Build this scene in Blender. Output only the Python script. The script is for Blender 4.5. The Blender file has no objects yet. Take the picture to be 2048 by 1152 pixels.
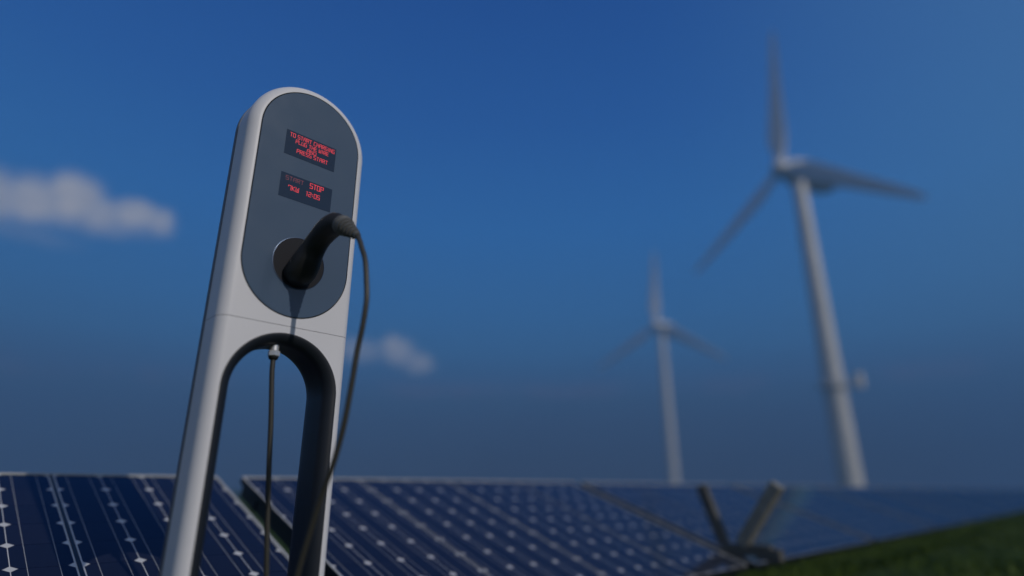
import bpy, bmesh, math, random
from mathutils import Vector, Matrix
import numpy as np
R = math.radians
random.seed(4)
scene = bpy.context.scene
COL = scene.collection

# ------------------------------------------------------------------ camera
cam_d = bpy.data.cameras.new("camera")
cam = bpy.data.objects.new("camera", cam_d)
COL.objects.link(cam)
scene.camera = cam
cam_d.sensor_width = 36.0
cam_d.lens = 20.966
cam.location = (0, 0, 0)
cam.rotation_euler = (R(90 + 18.798), 0, 0)
cam_d.clip_start = 0.05
cam_d.clip_end = 5000
cam_d.dof.use_dof = True
cam_d.dof.focus_distance = 2.25
cam_d.dof.aperture_fstop = 0.36

# ------------------------------------------------------------------ sun and sky
SUN_AZ, SUN_EL = 131.5, 31.0
sd = bpy.data.lights.new("sun", 'SUN')
sd.energy = 2.0
sd.angle = R(0.5)
sd.color = (1.0, 0.93, 0.86)
sun = bpy.data.objects.new("sun", sd)
COL.objects.link(sun)
to_sun = Vector((math.sin(R(SUN_AZ)) * math.cos(R(SUN_EL)), math.cos(R(SUN_AZ)) * math.cos(R(SUN_EL)), math.sin(R(SUN_EL))))
sun.rotation_euler = to_sun.to_track_quat('Z', 'Y').to_euler()
sun.location = to_sun * 60

scene.view_settings.view_transform = 'Standard'
scene.view_settings.look = 'None'
scene.view_settings.exposure = 0.0
scene.view_settings.gamma = 1.0

world = bpy.data.worlds.new("World")
scene.world = world
world.use_nodes = True
nt = world.node_tree
nt.nodes.clear()


class G:
    """small helper to write node maths"""
    def __init__(s, nt): s.nt = nt
    def n(s, t, **k):
        x = s.nt.nodes.new(t)
        for a, b in k.items(): setattr(x, a, b)
        return x
    def put(s, sock, v):
        if isinstance(v, bpy.types.NodeSocket): s.nt.links.new(v, sock)
        else: sock.default_value = v
    def m(s, op, a, b=None, c=None, clamp=False):
        x = s.n('ShaderNodeMath', operation=op, use_clamp=clamp)
        s.put(x.inputs[0], a)
        if b is not None: s.put(x.inputs[1], b)
        if c is not None: s.put(x.inputs[2], c)
        return x.outputs[0]
    def smooth(s, v, a, b, lo=0.0, hi=1.0):
        x = s.n('ShaderNodeMapRange', interpolation_type='SMOOTHSTEP')
        s.put(x.inputs['Value'], v)
        s.put(x.inputs['From Min'], a); s.put(x.inputs['From Max'], b)
        s.put(x.inputs['To Min'], lo); s.put(x.inputs['To Max'], hi)
        return x.outputs['Result']
    def mix(s, f, a, b, mode='MIX'):
        x = s.n('ShaderNodeMix', data_type='RGBA', blend_type=mode)
        s.put(x.inputs[0], f); s.put(x.inputs[6], a); s.put(x.inputs[7], b)
        return x.outputs[2]


def lin(r, g, b):
    f = lambda c: (c / 255 / 12.92) if c / 255 <= 0.04045 else ((c / 255 + 0.055) / 1.055) ** 2.4
    return (f(r), f(g), f(b), 1.0)


g = G(nt)
tc = g.n('ShaderNodeTexCoord')
sep = g.n('ShaderNodeSeparateXYZ')
nt.links.new(tc.outputs['Generated'], sep.inputs[0])
sx, sy, sz = sep.outputs
DEG = 180 / math.pi
az_s = g.m('MULTIPLY', g.m('ARCTAN2', sx, sy), DEG)
el_s = g.m('MULTIPLY', g.m('ARCSINE', sz), DEG)
sky = g.n('ShaderNodeTexSky', sky_type='NISHITA')
sky.sun_disc = False
sky.sun_elevation = R(SUN_EL)
sky.sun_rotation = R(SUN_AZ)
sky.altitude = 300
sky.air_density = 1.0
sky.dust_density = 0.3
sky.ozone_density = 2.5
# deep clear-air colouring of the sky by height
ramp = g.n('ShaderNodeValToRGB')
nt.links.new(g.m('DIVIDE', el_s, 60.0, clamp=True), ramp.inputs[0])
cr = ramp.color_ramp
SKYC = [(0, (50, 58, 78)), (3.0, (52, 63, 85)), (6.0, (56, 73, 100)), (8.2, (58, 84, 115)), (9.6, (60, 92, 131)), (12.5, (57, 106, 156)), (16, (53, 109, 167)),
        (24, (45, 106, 174)), (34, (36, 90, 162)), (45, (29, 77, 149)), (60, (22, 62, 130))]
while len(cr.elements) < len(SKYC): cr.elements.new(0.5)
for e, (p, c) in zip(cr.elements, SKYC):
    e.position = p / 60; e.color = lin(*c)
zen = ramp.outputs[0]
# paler towards the right-hand sky
side = g.smooth(az_s, 12.0, 62.0)
sidehi = g.m('MULTIPLY', side, g.smooth(el_s, 2.0, 16.0))
zen = g.mix(g.m('MULTIPLY', sidehi, 0.52), zen, lin(84, 132, 178))
nis = g.n('ShaderNodeVectorMath', operation='SCALE')
nt.links.new(sky.outputs[0], nis.inputs[0]); nis.inputs['Scale'].default_value = 0.05
base = g.mix(0.05, zen, nis.outputs[0])
# the sky round the sun is pale
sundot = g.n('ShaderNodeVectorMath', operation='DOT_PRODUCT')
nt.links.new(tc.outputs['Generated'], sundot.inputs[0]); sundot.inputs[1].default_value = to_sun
base = g.mix(g.smooth(g.m('ABSOLUTE', az_s), 58.0, 110.0, 0.0, 0.75), base, (0.20, 0.235, 0.30, 1))  # unseen sky beside and behind the camera, greyed to give neutral fill light
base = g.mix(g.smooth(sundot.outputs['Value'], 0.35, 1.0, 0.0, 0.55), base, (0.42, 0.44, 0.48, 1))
# clouds: puffs set out in azimuth / elevation, edges broken by noise
def noise(scale, detail=4.0, rough=0.55):
    x = g.n('ShaderNodeTexNoise')
    nt.links.new(tc.outputs['Generated'], x.inputs['Vector'])
    x.inputs['Scale'].default_value = scale; x.inputs['Detail'].default_value = detail; x.inputs['Roughness'].default_value = rough
    return x.outputs[0]
n1 = noise(9.0); n2 = noise(22.0, 5.0, 0.6)
wa = g.m('MULTIPLY', g.m('SUBTRACT', n2, 0.5), 3.0)
wb = g.m('MULTIPLY', g.m('SUBTRACT', n1, 0.5), 2.0)
azw = g.m('ADD', az_s, wa); elw = g.m('ADD', el_s, wb)
def puff(a0, e0, sa, se, amp, prev):
    dx = g.m('DIVIDE', g.m('SUBTRACT', azw, a0), sa)
    dy = g.m('DIVIDE', g.m('SUBTRACT', elw, e0), se)
    d = g.m('SQRT', g.m('ADD', g.m('MULTIPLY', dx, dx), g.m('MULTIPLY', dy, dy)))
    v = g.smooth(d, 1.08, 0.35, 0.0, amp)
    return v if prev is None else g.m('MAXIMUM', prev, v)
c = None
for p in [(-45.5, 20.5, 5.0, 2.6, .88), (-41.6, 21.0, 2.8, 2.2, .9), (-39.4, 21.9, 2.6, 2.5, 1.0), (-37.4, 21.0, 2.2, 1.8, .8), (-50, 20.3, 5, 2.8, .8),
          (-34.8, 21.4, 2.5, 1.5, .85), (-33.0, 21.2, 1.7, 1.4, .75), (-36.6, 20.2, 4.6, 1.0, .35), (-43, 18.6, 6, 1.0, .15),
          (-11.2, 12.45, 1.9, 1.6, .80), (-9.2, 11.7, 2.3, 1.2, .66), (-14.6, 12.2, 2.7, 1.4, .5),
          (60, 16, 9, 3, .5), (-75, 25, 12, 4, .6), (100, 22, 14, 5, .6), (170, 18, 20, 6, .6), (-140, 20, 15, 5, .6)]:
    c = puff(*p, c)
streak = g.m('MULTIPLY', g.smooth(g.m('ABSOLUTE', g.m('SUBTRACT', elw, 9.2)), 1.3, 0.0), g.smooth(n1, 0.42, 0.66))
cl = g.mix(g.smooth(n2, 0.3, 0.7), lin(150, 157, 176), lin(178, 179, 186))
base = g.mix(g.m('MULTIPLY', streak, 0.18), base, lin(120, 105, 125))
base = g.mix(c, base, cl)
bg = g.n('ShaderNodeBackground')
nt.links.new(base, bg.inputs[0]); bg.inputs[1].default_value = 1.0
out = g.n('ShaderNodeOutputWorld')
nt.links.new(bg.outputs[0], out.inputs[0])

# ------------------------------------------------------------------ helpers
def tag(o, label=None, cat=None, group=None, kind=None):
    if label: o['label'] = label
    if cat: o['category'] = cat
    if group: o['group'] = group
    if kind: o['kind'] = kind
    return o


def empty(name, loc, rz=0.0):
    o = bpy.data.objects.new(name, None)
    COL.objects.link(o); o.location = loc; o.rotation_euler = (0, 0, rz)
    o.empty_display_size = 0.2
    return o


class MB:
    def __init__(s): s.v = []; s.f = []; s.mi = []; s.uv = {}
    def add(s, vs, fs, mi=0):
        b = len(s.v); s.v += [tuple(v) for v in vs]
        s.f += [tuple(i + b for i in f) for f in fs]; s.mi += [mi] * len(fs)
        return s
    def box(s, c, h, M=None, mi=0):
        vs = [Vector((x * h[0], y * h[1], z * h[2])) for x in (-1, 1) for y in (-1, 1) for z in (-1, 1)]
        if M is not None: vs = [M @ v for v in vs]
        vs = [v + Vector(c) for v in vs]
        return s.add(vs, [(0, 1, 3, 2), (4, 6, 7, 5), (0, 4, 5, 1), (2, 3, 7, 6), (0, 2, 6, 4), (1, 5, 7, 3)], mi)
    def beam(s, a, b, w, h, mi=0):
        a = Vector(a); b = Vector(b); d = b - a
        M = d.to_track_quat('Z', 'Y').to_matrix()
        return s.box((a + b) / 2, (w / 2, h / 2, d.length / 2), M, mi)
    def loft(s, rings, closed=True, caps=True, mi=0):
        n = len(rings[0]); vs = [p for r in rings for p in r]; fs = []
        for i in range(len(rings) - 1):
            for j in range(n if closed else n - 1):
                k = (j + 1) % n
                fs.append((i * n + j, i * n + k, (i + 1) * n + k, (i + 1) * n + j))
        if caps:
            fs.append(tuple(range(n))[::-1]); fs.append(tuple(range((len(rings) - 1) * n, len(rings) * n)))
        return s.add(vs, fs, mi)
    def tube(s, pts, rad, seg=16, mi=0, el=None):
        pts = [Vector(p) for p in pts]; rings = []
        up = None
        for i, p in enumerate(pts):
            t = (pts[min(i + 1, len(pts) - 1)] - pts[max(i - 1, 0)]).normalized()
            if up is None:
                up = Vector((1, 0, 0)) if abs(t.x) < 0.9 else Vector((0, 0, 1))
            a = (up - t * up.dot(t)).normalized(); up = a; b = t.cross(a)
            r = rad[i] if isinstance(rad, (list, tuple)) else rad
            e = el[i] if el else 1.0
            rings.append([p + (a * math.cos(2 * math.pi * k / seg) * e + b * math.sin(2 * math.pi * k / seg)) * r for k in range(seg)])
        return s.loft(rings, mi=mi)
    def build(s, name, mats, parent=None, smooth=None, bevel=None, recalc=True, weld=True, wn=True):
        me = bpy.data.meshes.new(name)
        me.from_pydata(s.v, [], s.f)
        if not isinstance(mats, (list, tuple)): mats = [mats]
        for m in mats: me.materials.append(m)
        if len(mats) > 1: me.polygons.foreach_set('material_index', s.mi)
        if weld or recalc:
            bm = bmesh.new(); bm.from_mesh(me)
            if weld: bmesh.ops.remove_doubles(bm, verts=bm.verts, dist=1e-6)
            if recalc: bmesh.ops.recalc_face_normals(bm, faces=bm.faces)
            bm.to_mesh(me); bm.free()
        if smooth is not None:
            me.polygons.foreach_set('use_smooth', [True] * len(me.polygons))
            me.set_sharp_from_angle(angle=R(smooth))
        me.update()
        o = bpy.data.objects.new(name, me); COL.objects.link(o)
        if parent: o.parent = parent
        if bevel:
            b = o.modifiers.new('bevel', 'BEVEL'); b.width = bevel; b.segments = 2; b.limit_method = 'ANGLE'; b.angle_limit = R(40)
        if smooth is not None and wn:
            w = o.modifiers.new('wn', 'WEIGHTED_NORMAL'); w.keep_sharp = True
        return o


def crom(pts, n=8):
    P = [Vector(p) if not isinstance(p, (list, tuple)) or len(p) <= 3 else list(p) for p in pts]
    P = [np.array(p, float) for p in pts]; o = []
    for i in range(len(P) - 1):
        p0 = P[max(i - 1, 0)]; p1 = P[i]; p2 = P[i + 1]; p3 = P[min(i + 2, len(P) - 1)]
        for k in range(n):
            t = k / n
            o.append(0.5 * ((2 * p1) + (-p0 + p2) * t + (2 * p0 - 5 * p1 + 4 * p2 - p3) * t * t + (-p0 + 3 * p1 - 3 * p2 + p3) * t ** 3))
    o.append(P[-1]); return o


def mat(name, col, rough=0.5, metal=0.0, coat=0.0, spec=0.5, bump=0.0, bscale=60.0, var=0.0, vscale=6.0, emit=None, estr=0.0, rvar=0.0):
    m = bpy.data.materials.new(name); m.use_nodes = True
    t = m.node_tree; p = t.nodes['Principled BSDF']; q = G(t)
    p.inputs['Base Color'].default_value = (*col, 1)
    p.inputs['Roughness'].default_value = rough
    p.inputs['Metallic'].default_value = metal
    p.inputs['Coat Weight'].default_value = coat
    p.inputs['Coat Roughness'].default_value = 0.08
    p.inputs['Specular IOR Level'].default_value = spec
    co = q.n('ShaderNodeTexCoord').outputs['Object']
    if var or rvar:
        nz = q.n('ShaderNodeTexNoise'); t.links.new(co, nz.inputs['Vector'])
        nz.inputs['Scale'].default_value = vscale; nz.inputs['Detail'].default_value = 6
        f = q.smooth(nz.outputs[0], 0.3, 0.7)
        if var:
            t.links.new(q.mix(f, tuple(c * (1 - var) for c in col) + (1,), tuple(min(1, c * (1 + var)) for c in col) + (1,)), p.inputs['Base Color'])
        if rvar:
            t.links.new(q.m('ADD', q.m('MULTIPLY', f, rvar), rough - rvar / 2), p.inputs['Roughness'])
    if bump:
        nb = q.n('ShaderNodeTexNoise'); t.links.new(co, nb.inputs['Vector'])
        nb.inputs['Scale'].default_value = bscale; nb.inputs['Detail'].default_value = 3
        b = q.n('ShaderNodeBump'); b.inputs['Strength'].default_value = bump; b.inputs['Distance'].default_value = 0.002
        t.links.new(nb.outputs[0], b.inputs['Height']); t.links.new(b.outputs[0], p.inputs['Normal'])
    if emit:
        p.inputs['Emission Color'].default_value = (*emit, 1); p.inputs['Emission Strength'].default_value = estr
    return m


M_white = mat('white_paint', (0.74, 0.74, 0.77), 0.42, spec=0.35, bump=0.02, bscale=400, var=0.015, vscale=3)
M_cover = mat('dark_cover', (0.13, 0.135, 0.15), 0.45, bump=0.02, bscale=300)
M_lining = mat('dark_lining', (0.015, 0.019, 0.027), 0.42, spec=0.4, bump=0.03, bscale=500)
M_glass = mat('front_glass', (0.076, 0.118, 0.185), 0.16, spec=0.5, rvar=0.05, vscale=9)
M_glassrim = mat('glass_rim', (0.03, 0.036, 0.045), 0.3)
M_screen = mat('screen_glass', (0.016, 0.036, 0.076), 0.14)
M_red = mat('red_led', (0.3, 0.01, 0.02), 0.5, emit=(1.0, 0.045, 0.075), estr=0.60)
M_reddim = mat('dim_red_led', (0.10, 0.02, 0.04), 0.5, emit=(1.0, 0.10, 0.20), estr=0.08)
M_disc = mat('socket_plate', (0.013, 0.014, 0.019), 0.6, spec=0.2, bump=0.05, bscale=300)
M_ring = mat('socket_rim', (0.10, 0.14, 0.22), 0.35, metal=0.8)
M_rubber = mat('black_plastic', (0.016, 0.016, 0.015), 0.5, bump=0.08, bscale=900, spec=0.4)
M_boot = mat('grey_rubber', (0.12, 0.12, 0.112), 0.55)
M_cord = mat('cable_sheath', (0.046, 0.044, 0.036), 0.45, bump=0.03, bscale=600)
M_steel = mat('plated_metal', (0.80, 0.80, 0.80), 0.35, metal=0.6)
M_frame = mat('black_anodised', (0.012, 0.014, 0.02), 0.45)
M_trim = mat('pale_trim', (0.50, 0.49, 0.46), 0.5)
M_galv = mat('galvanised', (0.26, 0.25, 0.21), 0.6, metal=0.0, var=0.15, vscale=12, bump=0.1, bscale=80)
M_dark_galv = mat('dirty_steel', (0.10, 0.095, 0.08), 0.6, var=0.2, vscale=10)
M_conc = mat('concrete', (0.10, 0.098, 0.09), 0.9, var=0.15, vscale=8, bump=0.4, bscale=40)
M_turb = mat('turbine_paint', (0.60, 0.60, 0.59), 0.45, var=0.04, vscale=0.3)
M_blade = mat('blade_paint', (0.72, 0.72, 0.74), 0.4)
M_redmark = mat('red_band', (0.42, 0.20, 0.17), 0.5)


def pv_material():
    m = bpy.data.materials.new('solar_cells'); m.use_nodes = True
    t = m.node_tree; p = t.nodes['Principled BSDF']; q = G(t)
    co = q.n('ShaderNodeTexCoord').outputs['Object']
    s = q.n('ShaderNodeSeparateXYZ'); t.links.new(co, s.inputs[0])
    x = q.m('DIVIDE', s.outputs[0], CELL); y = q.m('DIVIDE', s.outputs[1], CELL)   # in cells, corner of the cell field at 0,0
    fx = q.m('FRACT', q.m('ADD', x, 100.0)); fy = q.m('FRACT', q.m('ADD', y, 100.0))
    dx = q.m('MINIMUM', fx, q.m('SUBTRACT', 1.0, fx)); dy = q.m('MINIMUM', fy, q.m('SUBTRACT', 1.0, fy))
    less = lambda a, w: q.m('SUBTRACT', 1.0, q.smooth(a, w * 0.85, w * 1.15))
    colgap = less(dx, 0.0075)
    bus = q.m('ABSOLUTE', q.m('SUBTRACT', dx, 0.25)); bus = less(bus, 0.0055)
    diam = less(q.m('ADD', dx, dy), 0.115)
    # border outside the cell field
    ox = q.m('MAXIMUM', q.m('MULTIPLY', x, -1.0), q.m('SUBTRACT', x, 4.0))
    oy = q.m('MAXIMUM', y, q.m('SUBTRACT', q.m('MULTIPLY', y, -1.0), 9.0))
    border = q.smooth(q.m('MAXIMUM', ox, oy), -0.012, -0.006)
    white = q.m('MAXIMUM', q.m('MAXIMUM', colgap, diam), border)
    rowgap = less(dy, 0.016)
    fine = q.n('ShaderNodeTexNoise'); t.links.new(co, fine.inputs['Vector']); fine.inputs['Scale'].default_value = 3.0
    # each cell a touch different
    fl = q.n('ShaderNodeCombineXYZ'); t.links.new(q.m('FLOOR', x), fl.inputs[0]); t.links.new(q.m('FLOOR', y), fl.inputs[1])
    info = q.n('ShaderNodeObjectInfo'); t.links.new(info.outputs['Random'], fl.inputs[2])
    wn = q.n('ShaderNodeTexWhiteNoise'); t.links.new(fl.outputs[0], wn.inputs['Vector'])
    cell = q.mix(q.m('MULTIPLY', wn.outputs[0], 0.6), (0.012, 0.016, 0.030, 1), (0.018, 0.021, 0.036, 1))
    col = q.mix(rowgap, cell, (0.008, 0.009, 0.016, 1))
    col = q.mix(bus, col, (0.42, 0.42, 0.40, 1))
    col = q.mix(white, col, (0.66, 0.65, 0.62, 1))
    t.links.new(col, p.inputs['Base Color'])
    p.inputs['Roughness'].default_value = 0.6
    p.inputs['Specular IOR Level'].default_value = 0.0
    # glass with the blue anti-reflection layer of the cells
    gl_ = q.n('ShaderNodeBsdfGlossy'); gl_.inputs['Color'].default_value = (0.24, 0.56, 0.78, 1); gl_.inputs['Roughness'].default_value = 0.10
    fr = q.n('ShaderNodeFresnel'); fr.inputs['IOR'].default_value = 1.31
    ms = q.n('ShaderNodeMixShader'); t.links.new(fr.outputs[0], ms.inputs[0]); t.links.new(p.outputs[0], ms.inputs[1]); t.links.new(gl_.outputs[0], ms.inputs[2])
    t.links.new(ms.outputs[0], t.nodes['Material Output'].inputs['Surface'])
    return m


# ------------------------------------------------------------------ measures
K = 1.33                                  # size of the charging station
ZG = -0.72                                # ground height (camera at 0)
P0 = Vector((-0.57800 * K, 1.5 * K, 0))   # front face centre of the station
CELL = 0.2085
def azv(a): return Vector((math.sin(R(a)), math.cos(R(a)), 0))

# ------------------------------------------------------------------ ground
def ground():
    xs = np.concatenate([np.linspace(-400, -30, 20), np.linspace(-27, 60, 88), np.linspace(70, 400, 22)])
    ys = np.concatenate([np.linspace(-200, -12, 12), np.linspace(-10, 80, 91), np.linspace(90, 500, 30)])
    nx, ny = len(xs), len(ys)
    vs = []
    for yy in ys:
        for xx in xs:
            h = 0.012 * math.sin(xx * 1.3 + yy * .7) + 0.01 * math.sin(xx * .37 - yy * .9)
            vs.append((xx, yy, ZG + h))
    fs = [(j * nx + i, j * nx + i + 1, (j + 1) * nx + i + 1, (j + 1) * nx + i) for j in range(ny - 1) for i in range(nx - 1)]
    m = bpy.data.materials.new('lawn_soil'); m.use_nodes = True
    t = m.node_tree; p = t.nodes['Principled BSDF']; q = G(t)
    co = q.n('ShaderNodeTexCoord').outputs['Object']
    a = q.n('ShaderNodeTexNoise'); t.links.new(co, a.inputs['Vector']); a.inputs['Scale'].default_value = 14; a.inputs['Detail'].default_value = 8
    b = q.n('ShaderNodeTexNoise'); t.links.new(co, b.inputs['Vector']); b.inputs['Scale'].default_value = 0.9; b.inputs['Detail'].default_value = 4
    c1 = q.mix(q.smooth(a.outputs[0], .35, .65), (0.018, 0.034, 0.005, 1), (0.045, 0.080, 0.012, 1))
    c1 = q.mix(q.m('MULTIPLY', q.smooth(b.outputs[0], .4, .7), .5), c1, (0.045, 0.055, 0.018, 1))
    t.links.new(c1, p.inputs['Base Color']); p.inputs['Roughness'].default_value = 0.95; p.inputs['Specular IOR Level'].default_value = 0.1
    bp = q.n('ShaderNodeBump'); bp.inputs['Distance'].default_value = 0.05; t.links.new(a.outputs[0], bp.inputs['Height']); t.links.new(bp.outputs[0], p.inputs['Normal'])
    o = MB().add(vs, fs).build('ground', m, recalc=False, weld=False, smooth=180)
    tag(o, kind='structure')
ground()


def grass():
    rng = np.random.default_rng(3)
    N = 120000
    # blades over the lawn in front of the arrays, denser close to the camera
    d = 2.2 + 28 * rng.random(N) ** 1.6
    a = np.radians(rng.uniform(8, 60, N))
    px = d * np.sin(a); py = d * np.cos(a)
    h = rng.uniform(0.03, 0.085, N) * (1 + 0.4 * np.sin(px * 1.7) * np.cos(py * 1.1))
    # a taller fringe that the mower leaves along the lower edge of the arrays
    NF = 34000
    al = 1.0 + 30 * rng.random(NF) ** 1.5; off = 1.80 + .42 * rng.random(NF) ** 1.2
    fx0 = -1.839 + math.sin(R(44)) * al + math.sin(R(134)) * off; fy0 = 3.961 + math.cos(R(44)) * al + math.cos(R(134)) * off
    px[:NF] = fx0; py[:NF] = fy0; d[:NF] = np.hypot(fx0, fy0)
    h[:NF] = rng.uniform(.09, .165, NF)
    w = rng.uniform(0.003, 0.006, N) * (1 + d / 9)
    th = rng.uniform(0, 2 * np.pi, N); lean = rng.uniform(0.1, 0.7, N) * h; la = rng.uniform(0, 2 * np.pi, N)
    cx, cy = np.cos(th) * w, np.sin(th) * w
    lx, ly = np.cos(la) * lean, np.sin(la) * lean
    z0 = ZG - 0.02
    V = np.zeros((N, 5, 3))
    V[:, 0] = np.stack([px - cx, py - cy, np.full(N, z0)], 1)
    V[:, 1] = np.stack([px + cx, py + cy, np.full(N, z0)], 1)
    V[:, 2] = np.stack([px + cx * .7 + lx * .35, py + cy * .7 + ly * .35, z0 + h * .6], 1)
    V[:, 3] = np.stack([px - cx * .7 + lx * .35, py - cy * .7 + ly * .35, z0 + h * .6], 1)
    V[:, 4] = np.stack([px + lx, py + ly, z0 + h], 1)
    me = bpy.data.meshes.new('grass')
    me.vertices.add(N * 5); me.vertices.foreach_set('co', V.reshape(-1))
    b = (np.arange(N) * 5)[:, None]
    loops = np.concatenate([b + 0, b + 1, b + 2, b + 3, b + 3, b + 2, b + 4], 1).reshape(-1)
    me.loops.add(N * 7); me.loops.foreach_set('vertex_index', loops.astype(np.int32))
    me.polygons.add(N * 2)
    st = np.stack([np.arange(N) * 7, np.arange(N) * 7 + 4], 1).reshape(-1)
    me.polygons.foreach_set('loop_start', st.astype(np.int32))
    me.update(calc_edges=True); me.validate()
    m = bpy.data.materials.new('grass_blades'); m.use_nodes = True
    t = m.node_tree; p = t.nodes['Principled BSDF']; q = G(t)
    gi = q.n('ShaderNodeNewGeometry')
    nz = q.n('ShaderNodeTexNoise'); t.links.new(gi.outputs['Position'], nz.inputs['Vector']); nz.inputs['Scale'].default_value = 1.6; nz.inputs['Detail'].default_value = 5
    f = q.m('ADD', q.m('MULTIPLY', gi.outputs['Random Per Island'], .6), q.m('MULTIPLY', q.smooth(nz.outputs[0], .35, .65), .4))
    t.links.new(q.mix(f, (0.030, 0.060, 0.004, 1), (0.085, 0.135, 0.010, 1)), p.inputs['Base Color'])
    p.inputs['Roughness'].default_value = 0.6; p.inputs['Specular IOR Level'].default_value = 0.2
    me.materials.append(m)
    o = bpy.data.objects.new('grass', me); COL.objects.link(o)
    tag(o, 'short dark green lawn grass in the lower right corner, in front of the solar arrays', 'grass', kind='stuff')
grass()

# ------------------------------------------------------------------ charging station
W, DF, DB, RB = .1765 * K, .096 * K, .132 * K, .022 * K
RFX, RFY = .0255 * K, .0330 * K
ZC = .96 * K; SEAM = .4045 * K; BOT = ZG + 0.012
AR, AZc = .1495 * K, .236 * K
GR = .1480 * K; GB, GT = .5776 * K, .9600 * K


def arch_pts(r, zc, z0, n=64, nl=6):
    """left leg up from z0, half circle, right leg down: list of (x,z)"""
    L = [(-r, z0 + (zc - z0) * i / nl) for i in range(nl)]
    A = [(-r * math.cos(math.pi * i / n), zc + r * math.sin(math.pi * i / n)) for i in range(n + 1)]
    Q = [(r, zc - (zc - z0) * (i + 1) / nl) for i in range(nl)]
    return L + A + Q


def stadium(r, zb, zt, n=48):
    a = [(r * math.cos(t), zt + r * math.sin(t)) for t in [math.pi * i / n for i in range(n + 1)]]
    b = [(r * math.cos(t), zb + r * math.sin(t)) for t in [math.pi + math.pi * i / n for i in range(n + 1)]]
    return a + b


def fill(mb, loops, y, mi=0):
    bm = bmesh.new(); edges = []
    for lp in loops:
        vs = [bm.verts.new((x, y, z)) for x, z in lp]
        for i in range(len(vs)): edges.append(bm.edges.new((vs[i], vs[(i + 1) % len(vs)])))
    bmesh.ops.triangle_fill(bm, use_beauty=True, use_dissolve=False, edges=edges)
    bm.verts.index_update()
    mb.add([tuple(a.co) for a in bm.verts], [tuple(a.index for a in q.verts) for q in bm.faces], mi)
    bm.free()


st = empty('charging_station', (P0.x, P0.y, 0), R(45))
tag(st, 'tall white charging station with a slate glass front, standing on an arched opening', 'charging station')
sec = [(RFX * (1 - math.sin(a)), RFY * (1 - math.cos(a))) for a in [math.pi / 2 * i / 14 for i in range(15)]]
sec += [(.0015 * K, DF + .0012), (.004 * K, DF + .0015), (.006 * K, DF + .008)]
# upper shell (above the seam): fillet + flat front with a hole for the glass
zs = SEAM + .0009
mb = MB()
mb.loft([[(x, d, z) for x, z in arch_pts(W - i, ZC, zs)] for i, d in sec], closed=False, caps=False)
hole = stadium(GR + .0022, GB, GT)
fill(mb, [arch_pts(W - RFX, ZC, zs), hole], 0)
mb.loft([[(x, 0, z) for x, z in hole], [(x, .012, z) for x, z in hole]], closed=True, caps=False)
def lip(mb, zz, up):                                    # underside lip at the seam
    o1 = [(W - i, d) for i, d in sec]
    ring0 = [(-x, d, zz) for x, d in o1][::-1] + [(x, d, zz) for x, d in o1]
    ring1 = [(x * .97, d + .006, zz + up) for x, d, _ in ring0]
    return ring0, ring1
r0, r1 = lip(mb, zs, .0)
mb.loft([r0, r1], closed=False, caps=False)
mb.build('upper_shell', M_white, st, smooth=40)
# lower shell
zs2 = SEAM - .0009
mb = MB()
def leg_lines(i): return [(-(W - i), BOT), (-(W - i), 0.0), (-(W - i), zs2)], [((W - i), zs2), ((W - i), 0.0), ((W - i), BOT)]
mb.loft([[(x, d, z) for x, z in leg_lines(i)[0]] for i, d in sec], closed=False, caps=False)
mb.loft([[(x, d, z) for x, z in leg_lines(i)[1]] for i, d in sec], closed=False, caps=False)
a_in = arch_pts(AR, AZc, BOT)
flat = leg_lines(RFX)[0] + leg_lines(RFX)[1] + a_in[::-1]
fill(mb, [flat], 0)
r0, r1 = lip(mb, zs2, .0)
mb.loft([r0, r1], closed=False, caps=False)
mb.build('lower_shell', M_white, st, smooth=40)
# back cover
bsec = [(.006 * K, DF + .002), (.0012 * K, DF + .0028), (0, DF + .004), (0, DB - RB)] + \
       [(RB * (1 - math.cos(a)), DB - RB + RB * math.sin(a)) for a in [math.pi / 2 * i / 10 for i in range(1, 11)]]
mb = MB()
mb.loft([[(x, d, z) for x, z in arch_pts(W - i, ZC, BOT)] for i, d in bsec], closed=False, caps=False)
ain = arch_pts(AR - .017 * K, AZc, BOT)
fill(mb, [arch_pts(W - RB, ZC, BOT) + ain[::-1]], DB)
mb.build('back_cover', M_cover, st, smooth=40)
# arch lining
lsec = [(-.0006 * K, -.0006), (.0012 * K, -.0014)] + [(.0275 * K * math.sin(a), .032 * K * (1 - math.cos(a)) - .001) for a in [math.pi / 2 * i / 14 for i in range(2, 15)]]
lsec += [(.0278 * K, .06 * K), (.0272 * K, .095 * K), (.024 * K, .112 * K), (.017 * K, DB)]
mb = MB()
mb.loft([[(x, d, z) for x, z in arch_pts(AR - i, AZc, BOT, n=96)] for i, d in lsec], closed=False, caps=False)
mb.build('arch_lining', M_lining, st, smooth=60, wn=False)
# foot plate on the ground
MB().box((0, DB / 2, ZG + .006), (W + .03, DB / 2 + .03, .006)).build('foot_plate', M_cover, st, bevel=.003)

# glass front with a bevelled dark rim
mb = MB()
rings = []
for ins, d in ((0, .006), (0, .0012), (.0022, -.0012)):
    rings.append([(x, d, z) for x, z in stadium(GR - ins, GB, GT)])
mb.loft(rings, closed=True, caps=False, mi=1)
fill(mb, [stadium(GR - .0022, GB, GT)], -.0012, 0)
gl = mb.build('glass_front', [M_glass, M_glassrim], st, smooth=30)
yg = -.0012

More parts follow.
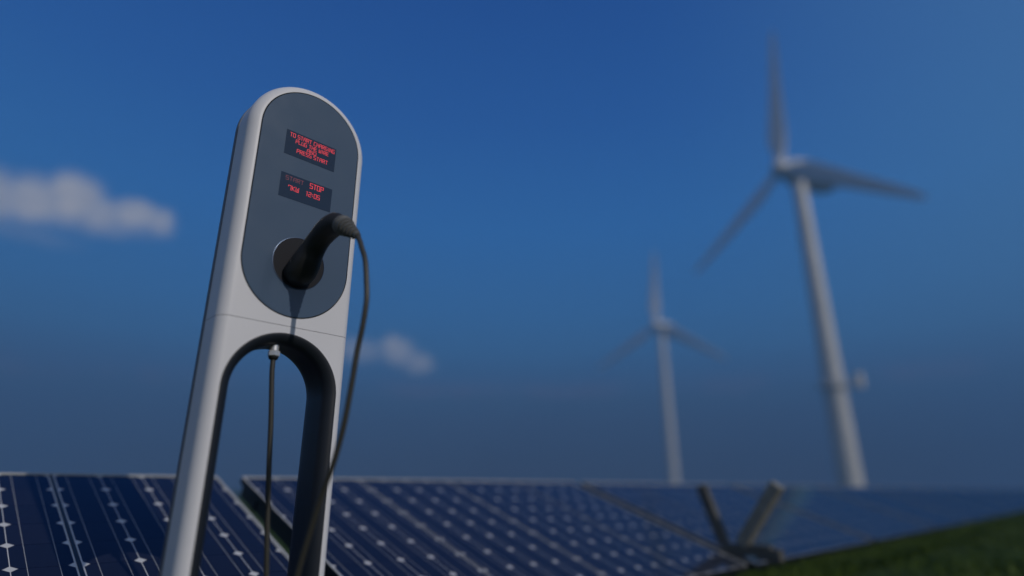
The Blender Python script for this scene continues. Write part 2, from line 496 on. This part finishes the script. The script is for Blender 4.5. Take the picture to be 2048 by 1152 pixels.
def screen(u0, u1, z0, z1, label):
    mb = MB(); mb.box(((u0 + u1) / 2 * K, yg - .0004, (z0 + z1) / 2 * K), ((u1 - u0) / 2 * K, .0004, (z1 - z0) / 2 * K))
    return tag(mb.build('display', M_screen, gl), label)
screen(-.0780, .0745, .8885, .9650, 'upper dark display with four lines of red writing')
screen(-.0775, .0758, .7580, .8310, 'lower dark display with START, STOP, 7KW and 12:05')
# squarish stroke lettering on a 2 x 4 grid
F = {'T': [[(0, 4), (2, 4)], [(1, 4), (1, 0)]], 'O': [[(0, 0), (2, 0), (2, 4), (0, 4), (0, 0)]], 'S': [[(2, 4), (0, 4), (0, 2), (2, 2), (2, 0), (0, 0)]],
     'A': [[(0, 0), (0, 3), (.6, 4), (2, 4), (2, 0)], [(0, 2), (2, 2)]], 'R': [[(0, 0), (0, 4), (2, 4), (2, 2), (0, 2)], [(.8, 2), (2, 0)]],
     'C': [[(2, 4), (0, 4), (0, 0), (2, 0)]], 'H': [[(0, 0), (0, 4)], [(2, 0), (2, 4)], [(0, 2), (2, 2)]], 'G': [[(2, 4), (0, 4), (0, 0), (2, 0), (2, 2), (1.1, 2)]],
     'I': [[(1, 0), (1, 4)]], 'N': [[(0, 0), (0, 4), (2, 0), (2, 4)]], 'P': [[(0, 0), (0, 4), (2, 4), (2, 2), (0, 2)]], 'L': [[(0, 4), (0, 0), (2, 0)]],
     'U': [[(0, 4), (0, 0), (2, 0), (2, 4)]], 'E': [[(2, 4), (0, 4), (0, 0), (2, 0)], [(0, 2), (1.7, 2)]], 'W': [[(0, 4), (0, 0), (2, 0), (2, 4)], [(1, 0), (1, 2.8)]],
     'D': [[(0, 0), (0, 4), (1.4, 4), (2, 3.3), (2, .7), (1.4, 0), (0, 0)]], 'K': [[(0, 0), (0, 4)], [(2, 4), (.2, 2), (2, 0)]],
     '7': [[(0, 3), (0, 4), (2, 4), (2, 0)]], '1': [[(.5, 4), (1, 4), (1, 0)]], '2': [[(0, 4), (2, 4), (2, 2), (0, 2), (0, 0), (2, 0)]],
     '0': [[(0, 0), (2, 0), (2, 4), (0, 4), (0, 0)]], '5': [[(2, 4), (0, 4), (0, 2), (2, 2), (2, 0), (0, 0)]], ':': [[(1, 1), (1, 1.5)], [(1, 2.7), (1, 3.2)]]}

def text(s, u0, u1, zc, h, m, name='lettering'):
    adv = [2.9 if ch not in ' :1I' else (1.6 if ch == ' ' else 1.9) for ch in s]
    tot = sum(adv) - .9; sxx = (u1 - u0) * K / tot; szz = h * K / 4
    mb = MB(); x = 0; t = .24
    for ch, a in zip(s, adv):
        off = x - (.5 if ch in '1I:' else 0)
        for ln in F.get(ch, []):
            for (x0, y0), (x1, y1) in zip(ln[:-1], ln[1:]):
                p = Vector((u0 * K + (off + x0) * sxx, 0, zc * K + (y0 - 2) * szz)); q = Vector((u0 * K + (off + x1) * sxx, 0, zc * K + (y1 - 2) * szz))
                d = (q - p).normalized(); w = Vector((-d.z, 0, d.x)) * t * szz; e = d * t * szz
                yy = yg - .0011 - 1e-5 * (len(mb.f) % 7)
                mb.add([p - e - w + Vector((0, yy, 0)), p - e + w + Vector((0, yy, 0)), q + e + w + Vector((0, yy, 0)), q + e - w + Vector((0, yy, 0))], [(0, 1, 2, 3)])
        x += a
    return mb.build(name, m, gl, recalc=False, weld=False)
text('TO START CHARGING', -.0672, .0690, .9530, .0115, M_red)
text('PLUG THE WIRE', -.0487, .0510, .9370, .0108, M_red)
text('AND', -.0135, .0140, .9222, .0108, M_red)
text('PRESS START', -.0424, .0515, .9088, .0112, M_red)
text('START', -.0631, -.0120, .8175, .0118, M_reddim)
text('STOP', .0078, .0483, .8180, .0148, M_red)
text('7KW', -.0530, -.0235, .7905, .0128, M_red)
text('12:05', .0003, .0397, .7902, .0128, M_red)

# socket plate and its bright rim
SC = (0.0035 * K, .5808 * K)
def disc_lathe(prof, n=72):
    return [[(SC[0] + r * math.cos(2 * math.pi * k / n), y, SC[1] + r * math.sin(2 * math.pi * k / n)) for k in range(n)] for r, y in prof]
mb = MB(); mb.loft(disc_lathe([(.0733 * K, yg + .001), (.0733 * K, yg - .0016), (.0722 * K, yg - .0020), (.0722 * K, yg - .0008)]), caps=False)
mb.build('socket_rim', M_ring, gl, smooth=40)
mb = MB(); mb.loft(disc_lathe([(.0721 * K, yg - .0009), (.0715 * K, yg - .0013), (.001, yg - .0013)]), caps=False)
mb.build('socket_plate', M_disc, gl, smooth=40)

# ------------------------------------------------------------------ plug and cable
ch = empty('charging_cable', (0, 0, 0), R(45))
ch.location = (P0.x, P0.y, 0)
tag(ch, 'black charging plug in the round socket with its dark cable looping down', 'charging cable')
def L(o, z, u=None): return ((.095 * o if u is None else u) * K, -o * K, z * K)
hp = [(.000, .545, .030, .036), (.008, .547, .034, .040), (.026, .556, .0395, .040), (.044, .575, .0378, .0375), (.060, .595, .0325, .033), (.078, .613, .0285, .031), (.098, .628, .0285, .030),
      (.122, .641, .0305, .031), (.148, .648, .0305, .031), (.168, .647, .0285, .029), (.188, .639, .0240, .0240), (.200, .632, .0230, .0230)]
hp = crom(hp, 6)
mb = MB()
mb.tube([L(a[0], a[1]) for a in hp], [float(a[2]) * K for a in hp], seg=28, el=[float(a[3] / a[2]) for a in hp])
handle = mb.build('plug_handle', M_rubber, ch, smooth=50)
# latch on top of the plug nose, finger ridge under the grip
mb = MB(); mb.tube([L(.004, .592), L(.020, .601), L(.034, .610), L(.048, .622)], [.006 * K, .0085 * K, .0085 * K, .004 * K], seg=12, el=[1.8] * 4)
mb.build('latch', M_rubber, handle, smooth=60)
# screw recesses on the left cheek
def dimple(o, z, u):
    mb = MB(); n = 20
    prof = [(.0052, .0010), (.0042, -.0010), (.003, .0006), (.0005, .0008)]
    c = Vector(L(o, z, u))
    mb.loft([[c + Vector((d * K - .001, r * K * math.cos(2 * math.pi * k / n), r * K * math.sin(2 * math.pi * k / n))) for k in range(n)] for r, d in prof], caps=False)
    return mb.build('screw_recess', M_frame, handle, smooth=40)
dimple(.132, .640, .0125 - .0290); dimple(.034, .566, .003 - .0385)
# collar between the grip and the strain relief, thumb ridge along the back of the grip
mb = MB(); ca = np.array([.1875, .6395]); cb = np.array([.2030, .6300])
mb.tube([L(*(ca + (cb - ca) * t)) for t in (0, .12, .5, .85, 1)], [r * K for r in (.0232, .0258, .0262, .0256, .0225)], seg=32)
mb.build('collar', M_boot, handle, smooth=35)
mb = MB(); ridge = [(.070, .640), (.090, .6575), (.115, .6715), (.140, .6795), (.160, .6785)]
mb.tube([L(*q_) for q_ in crom(ridge, 4)], [r * K for r in [.002] + [.0042] * 15 + [.002]], seg=10, el=[2.0] * 17)
mb.build('thumb_ridge', M_boot, handle, smooth=50)
# ribbed strain relief
bp = []
a0 = np.array([.200, .632]); a1 = np.array([.262, .587])
prof = [(-.04, .0240), (.10, .0243), (.16, .0236), (.17, .0180)]
for i in range(4):
    t = .20 + i * .17; r = .0216 - i * .0026
    prof += [(t, r * .60), (t + .014, r), (t + .085, r * .97), (t + .100, r * .58)]
prof += [(.87, .0100), (1.0, .0085)]
mb = MB(); mb.tube([L(*(a0 + (a1 - a0) * t)) for t, r in prof], [r * K for t, r in prof], seg=28)
mb.build('strain_relief', M_boot, ch, smooth=35)
# the cord: plug -> down to the ground -> back up to the gland under the arch
gz = (ZG + .014) / K
cp = [(.255, .594), (.270, .575), (.282, .552), (.300, .515), (.3115, .462), (.318, .412), (.312, .354), (.300, .299), (.289, .221), (.274, .136), (.249, .058), (.212, -.018), (.156, -.169)]
cp = [(o_, z_, .095 * o_) for o_, z_ in cp]
cp += [(.13, -.30, .012), (.13, gz + .035, .0), (.18, gz + .004, -.03), (.27, gz, -.05), (.31, gz, .03), (.22, gz, .11), (.08, gz, .13), (-.03, gz + .006, .10),
      (-.034, gz + .04, .066), (-.034, -.32, .050), (-.034, -.1884, .0337), (-.034, -.0559, .0183), (-.034, .0547, .0071), (-.034, .1685, -.0030), (-.034, .2702, -.0145), (-.034, .300, -.0170), (-.034, .329, -.0178)]
cp = crom(cp, 10)
mb = MB(); mb.tube([L(a[0], a[1], a[2]) for a in cp], .0064 * K, seg=14)
mb.build('cord', M_cord, ch, smooth=60)
# gland: hexagon nut, cap and threaded neck
mb = MB()
def ringz(z, r, n, ph=0.0, u=-.0178, o=-.034): return [(u * K + r * K * math.cos(2 * math.pi * k / n + ph), -o * K + r * K * math.sin(2 * math.pi * k / n + ph), (z - .007) * K) for k in range(n)]
mb.loft([ringz(.3355, .0142, 6, .35), ringz(.3370, .0152, 6, .35), ringz(.3480, .0152, 6, .35), ringz(.3495, .0142, 6, .35)])
mb.loft([ringz(.3490, .0110, 24), ringz(.366, .0110, 24)])
mb.build('gland_nut', M_steel, ch, smooth=20)
mb = MB(); mb.loft([ringz(.3260, .0072, 24), ringz(.3275, .0100, 24), ringz(.3320, .0124, 24), ringz(.3357, .0126, 24)])
mb.build('gland_cap', M_rubber, ch, smooth=40)

# ------------------------------------------------------------------ solar arrays
APV, TILT = 44.0, 20.3
PV0 = Vector((-1.83891, 3.96060, 0.08))
dp = azv(APV); us = azv(APV - 90) * math.cos(R(TILT)) + Vector((0, 0, math.sin(R(TILT))))
C0 = .2165                                  # unit of the measured positions along the row
M_pv = pv_material()
PITCH = 3.97 * C0
PWID, PLEN = 4 * CELL, 9 * CELL
MRG = .0045                                   # white border outside the cells

def panel(parent, x):
    """x: left end of the cell field, local coords of an array: X along the row, Y up the slope, Z out of the face"""
    mb = MB(); mb.box((PWID / 2, -PLEN / 2, -.003), (PWID / 2 + MRG, PLEN / 2 + MRG, .003))
    o = mb.build('solar_panel', M_pv, parent); o.location = (x, 0, 0)
    fb = MB(); a, b, t = PWID / 2 + MRG, PLEN / 2 + MRG, .0078
    for sgn in (-1, 1):
        fb.box((PWID / 2 + sgn * (a + t / 2 + .0003), -PLEN / 2, -.0185), (t / 2, b + t, .0205))
        fb.box((PWID / 2, -PLEN / 2 + sgn * (b + t / 2 + .0003), -.0186), (a + .0002, t / 2, .0205))
    fb.build('frame', M_frame, o)
    return o

def make_array():
    r = empty('solar_array', (0, 0, 0))
    for i in range(4): panel(r, i * PITCH)
    Ltot = 3 * PITCH + PWID
    tb = MB()
    tb.box((Ltot / 2, .0075, .0035), (Ltot / 2 + .010, .0058, .0022))
    for x in (-.0075, Ltot + .0075): tb.box((x, -PLEN / 2 + .0065, .0036), (.0055, PLEN / 2 + .0065, .0023))
    tb.build('edge_trim', M_trim, r)
    for y in (-.25, -PLEN + .25):
        mb = MB(); mb.box((Ltot / 2, y, -.075), (Ltot / 2 + .012, .03, .035)); mb.build('rail', M_frame, r)
    for i in range(2):
        mb = MB(); mb.box((0.015 + i * (Ltot - .03), -PLEN / 2, -.075), (.018, PLEN / 2 - .02, .0345)); mb.build('end_beam', M_frame, r)
    # posts are vertical in the world: the array frame is tilted, so slant them back here
    T = Matrix.Rotation(R(-TILT), 3, 'X')
    for i in range(3):
        for y in (-.3, -PLEN + .3):
            x = .35 + i * (Ltot - .7) / 2
            top = Vector((x, y, -.10)); zt = (us * y + N_ * top.z).z + PV0.z
            v = T @ Vector((0, 0, -(zt - ZG) - .03))
            mb = MB(); mb.beam(top, top + v, .045, .045); mb.build('post', M_dark_galv, r)
    return r
N_ = dp.cross(us); N_ = N_ if N_.z > 0 else -N_
ROT = Matrix((dp, us, dp.cross(us))).transposed()

def copy_tree(o, parent=None):
    c = o.copy(); COL.objects.link(c); c.parent = parent
    for k in o.children: copy_tree(k, c)
    return c
starts = [-15.94, .665] + [17.22 + 16.6 * i for i in range(12)]
ORD = 'fourth fifth sixth seventh eighth ninth tenth eleventh twelfth thirteenth fourteenth'.split()
proto = make_array()
for i, s0 in enumerate(starts):
    o = proto if i == 0 else copy_tree(proto)
    o.matrix_world = Matrix.Translation(PV0 + dp * (s0 * C0)) @ ROT.to_4x4()
    if i == 0: lab = 'nearest solar array of dark blue cells, crossed by the shadow of the charging station'
    elif i == 1: lab = 'second solar array, right behind the right leg of the charging station, dotted with white diamonds'
    elif i == 2: lab = 'third solar array, blurred, seen behind the V-shaped steel bracket'
    else: lab = '%s blurred blue solar array of the long row, counting from the left edge' % ORD[i - 3]
    tag(o, lab, 'solar array', 'solar arrays in one long row')

VB = PV0 + dp * (16.93 * C0) + us * (-8 * C0)
vb = empty('support_bracket', (VB.x, VB.y, ZG), R(90 + 46))   # local X: up-slope, in the gap between two arrays
tag(vb, 'V-shaped grey steel bracket with two slanted arms in the gap before the third array', 'bracket')
Zb = -ZG
MB().box((.0, 0, .02), (.20, .05, .03)).build('foot', M_conc, vb, bevel=.01)
MB().box((-.02, 0, (Zb - .46) / 2 + .01), (.05, .034, (Zb - .46) / 2)).build('column', M_dark_galv, vb, bevel=.003)
MB().box((-.11, 0, Zb - .46), (.21, .040, .042)).build('cross_bar', M_dark_galv, vb, bevel=.003)
MB().box((-.29, 0, Zb - .49), (.10, .044, .045)).build('end_bracket', M_dark_galv, vb, bevel=.003)
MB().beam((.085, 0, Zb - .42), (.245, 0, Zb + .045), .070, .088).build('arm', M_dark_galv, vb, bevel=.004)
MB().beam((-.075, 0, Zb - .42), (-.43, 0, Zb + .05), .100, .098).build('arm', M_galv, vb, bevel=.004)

# ------------------------------------------------------------------ wind turbines
def turbine(H, a_deg, ph, Lb, label, extras):
    a = azv(a_deg)                                      # rotor faces this way
    hub = Vector(H); base = hub - a * 4.3
    t = empty('wind_turbine', (base.x, base.y, ZG), R(90 - a_deg))   # local +X = towards the rotor
    tag(t, label, 'wind turbine', 'wind turbines')
    hz = H[2] - ZG
    n = 40; prof = [(0, 2.25), (.4, 2.15), (hz * .5, 1.75), (hz - 1.9, 1.30)]
    mb = MB(); rings = []
    for i in range(25):
        z = (hz - 1.8) * i / 24; r = 2.15 - .85 * i / 24
        rings.append([(r * math.cos(2 * math.pi * k / n), r * math.sin(2 * math.pi * k / n), z) for k in range(n)])
    mb.loft(rings); tw = mb.build('tower', M_turb, t, smooth=40)
    for zz in (.26, .55, .8):
        r = 2.15 - .85 * zz
        m2 = MB(); m2.loft([[(rr * math.cos(2 * math.pi * k / n), rr * math.sin(2 * math.pi * k / n), hz * zz + dz) for k in range(n)] for rr, dz in ((r, 0), (r + .06, .02), (r + .06, .14), (r, .16))], caps=False)
        m2.build('flange', M_turb, tw, smooth=30)
    # nacelle: rounded box lofted along X
    rings = []
    for x, hy, hh, cz in ((-9.6, 1.6, 1.8, -.3), (-9.2, 2.2, 2.4, -.3), (-7.0, 2.6, 2.6, -.2), (-1, 2.5, 2.5, 0), (2.0, 2.1, 2.1, 0), (2.9, 1.4, 1.4, 0)):
        ring = []
        for k in range(32):
            th = 2 * math.pi * k / 32; cx, sx_ = math.cos(th), math.sin(th)
            e = .45
            ring.append((x, hy * math.copysign(abs(cx) ** e, cx), cz + hh * math.copysign(abs(sx_) ** e, sx_)))
        rings.append(ring)
    mb = MB(); mb.loft(rings); nac = mb.build('nacelle', M_turb, t, smooth=40); nac.location = (0, 0, hz)
    mb = MB(); mb.box((-6.0, 0, 2.5), (1.3, .9, .5)); mb.build('cooler', M_turb, nac, bevel=.1)
    # hub spinner
    rings = []
    for x, r in ((2.9, 1.4), (3.3, 1.8), (4.6, 1.9), (5.4, 1.6), (6.1, 1.0), (6.45, .2)):
        rings.append([(x, r * math.cos(2 * math.pi * k / 32), r * math.sin(2 * math.pi * k / 32)) for k in range(32)])
    mb = MB(); mb.loft(rings); sp = mb.build('hub', M_turb, t, smooth=50); sp.location = (0, 0, hz)
    for k in range(3):
        th = R(ph + 120 * k)
        # blade along its own Z, chord in the rotor plane
        rings = []
        for s, ch_, tk, tw_ in ((.0, .75, .75, 0), (.05, .75, .75, 0), (.12, 1.25, .55, 18), (.22, 1.75, .42, 14), (.4, 1.45, .30, 9), (.6, 1.1, .2, 5), (.8, .8, .12, 2), (.95, .5, .07, 0), (1.0, .15, .03, 0)):
            ring = []
            for j in range(20):
                q = 2 * math.pi * j / 20
                cx = math.cos(q) * ch_ * 1.22 - (ch_ - .75) * .5; cy = math.sin(q) * tk
                c_, s_ = math.cos(R(tw_)), math.sin(R(tw_))
                ring.append((cy * c_ - cx * s_, cx * c_ + cy * s_, s * Lb))
            rings.append(ring)
        mb = MB(); mb.loft(rings)
        b = mb.build('blade', M_blade, sp, smooth=60)
        b.location = (4.3, 0, 0)
        b.rotation_euler = (-th * SGN, 0, 0)
    if extras:
        # access platform with rail and cabinet, faded red marking on the tower
        zz = hz * .295; r = 2.15 - .85 * .295
        m3 = MB()
        m3.loft([[(rr * math.cos(2 * math.pi * k / 32), rr * math.sin(2 * math.pi * k / 32), zz + dz) for k in range(32)] for rr, dz in ((r - .05, 0), (r + .75, 0), (r + .75, .15), (r - .05, .15))], caps=False)
        for k in range(16):
            q = 2 * math.pi * k / 16; x, y = (r + .7) * math.cos(q), (r + .7) * math.sin(q)
            m3.beam((x, y, zz + .1), (x, y, zz + 1.2), .06, .06)
        for hh in (.65, 1.2):
            m3.tube([((r + .7) * math.cos(2 * math.pi * k / 32), (r + .7) * math.sin(2 * math.pi * k / 32), zz + hh) for k in range(33)], .035, seg=6)
        m3.build('platform', M_turb, tw)
        mq = MB(); mq.box((-.656 * 4.3, .755 * 4.3, zz + 1.0), (.55, .55, 1.3)); mq.beam((-.656 * 1.8, .755 * 1.8, zz + .1), (-.656 * 4.3, .755 * 4.3, zz + .1), .9, .25); mq.build('cabinet', M_turb, tw, bevel=.1)
        m4 = MB()
        for zf0, zf1 in ((.43, .452), (.395, .414)):
            n0 = 12
            rings = []
            for z in (hz * zf0, hz * zf1):
                rr = 2.15 - .85 * z / hz + .03
                rings.append([(rr * math.cos(R(150 + 8 * j)), rr * math.sin(R(150 + 8 * j)), z) for j in range(n0)])
            m4.loft(rings, closed=False, caps=False)
        m4.build('red_marking', M_redmark, tw)
    return t
SGN = -1
turbine((56.25, 110, 63.84), 248, 114, 33.0, 'large white wind turbine on the right, nearer of the two', True)
turbine((58.7, 235, 64.06), 220, 117, 32.5, 'smaller pale wind turbine farther away, left of the large one', False)

# ------------------------------------------------------------------ haze
hz_m = bpy.data.materials.new('haze'); hz_m.use_nodes = True
t_ = hz_m.node_tree; t_.nodes.clear()
pv_ = t_.nodes.new('ShaderNodeVolumePrincipled'); ou_ = t_.nodes.new('ShaderNodeOutputMaterial')
pv_.inputs['Color'].default_value = (0.16, 0.40, 0.78, 1)
pv_.inputs['Density'].default_value = 0.0021
pv_.inputs['Anisotropy'].default_value = 0.0
t_.links.new(pv_.outputs[0], ou_.inputs['Volume'])
mb = MB(); mb.box((0, 149, 50), (404, 355, 52))
tag(mb.build('haze', hz_m), 'thin bluish haze in the air', 'haze', kind='stuff')
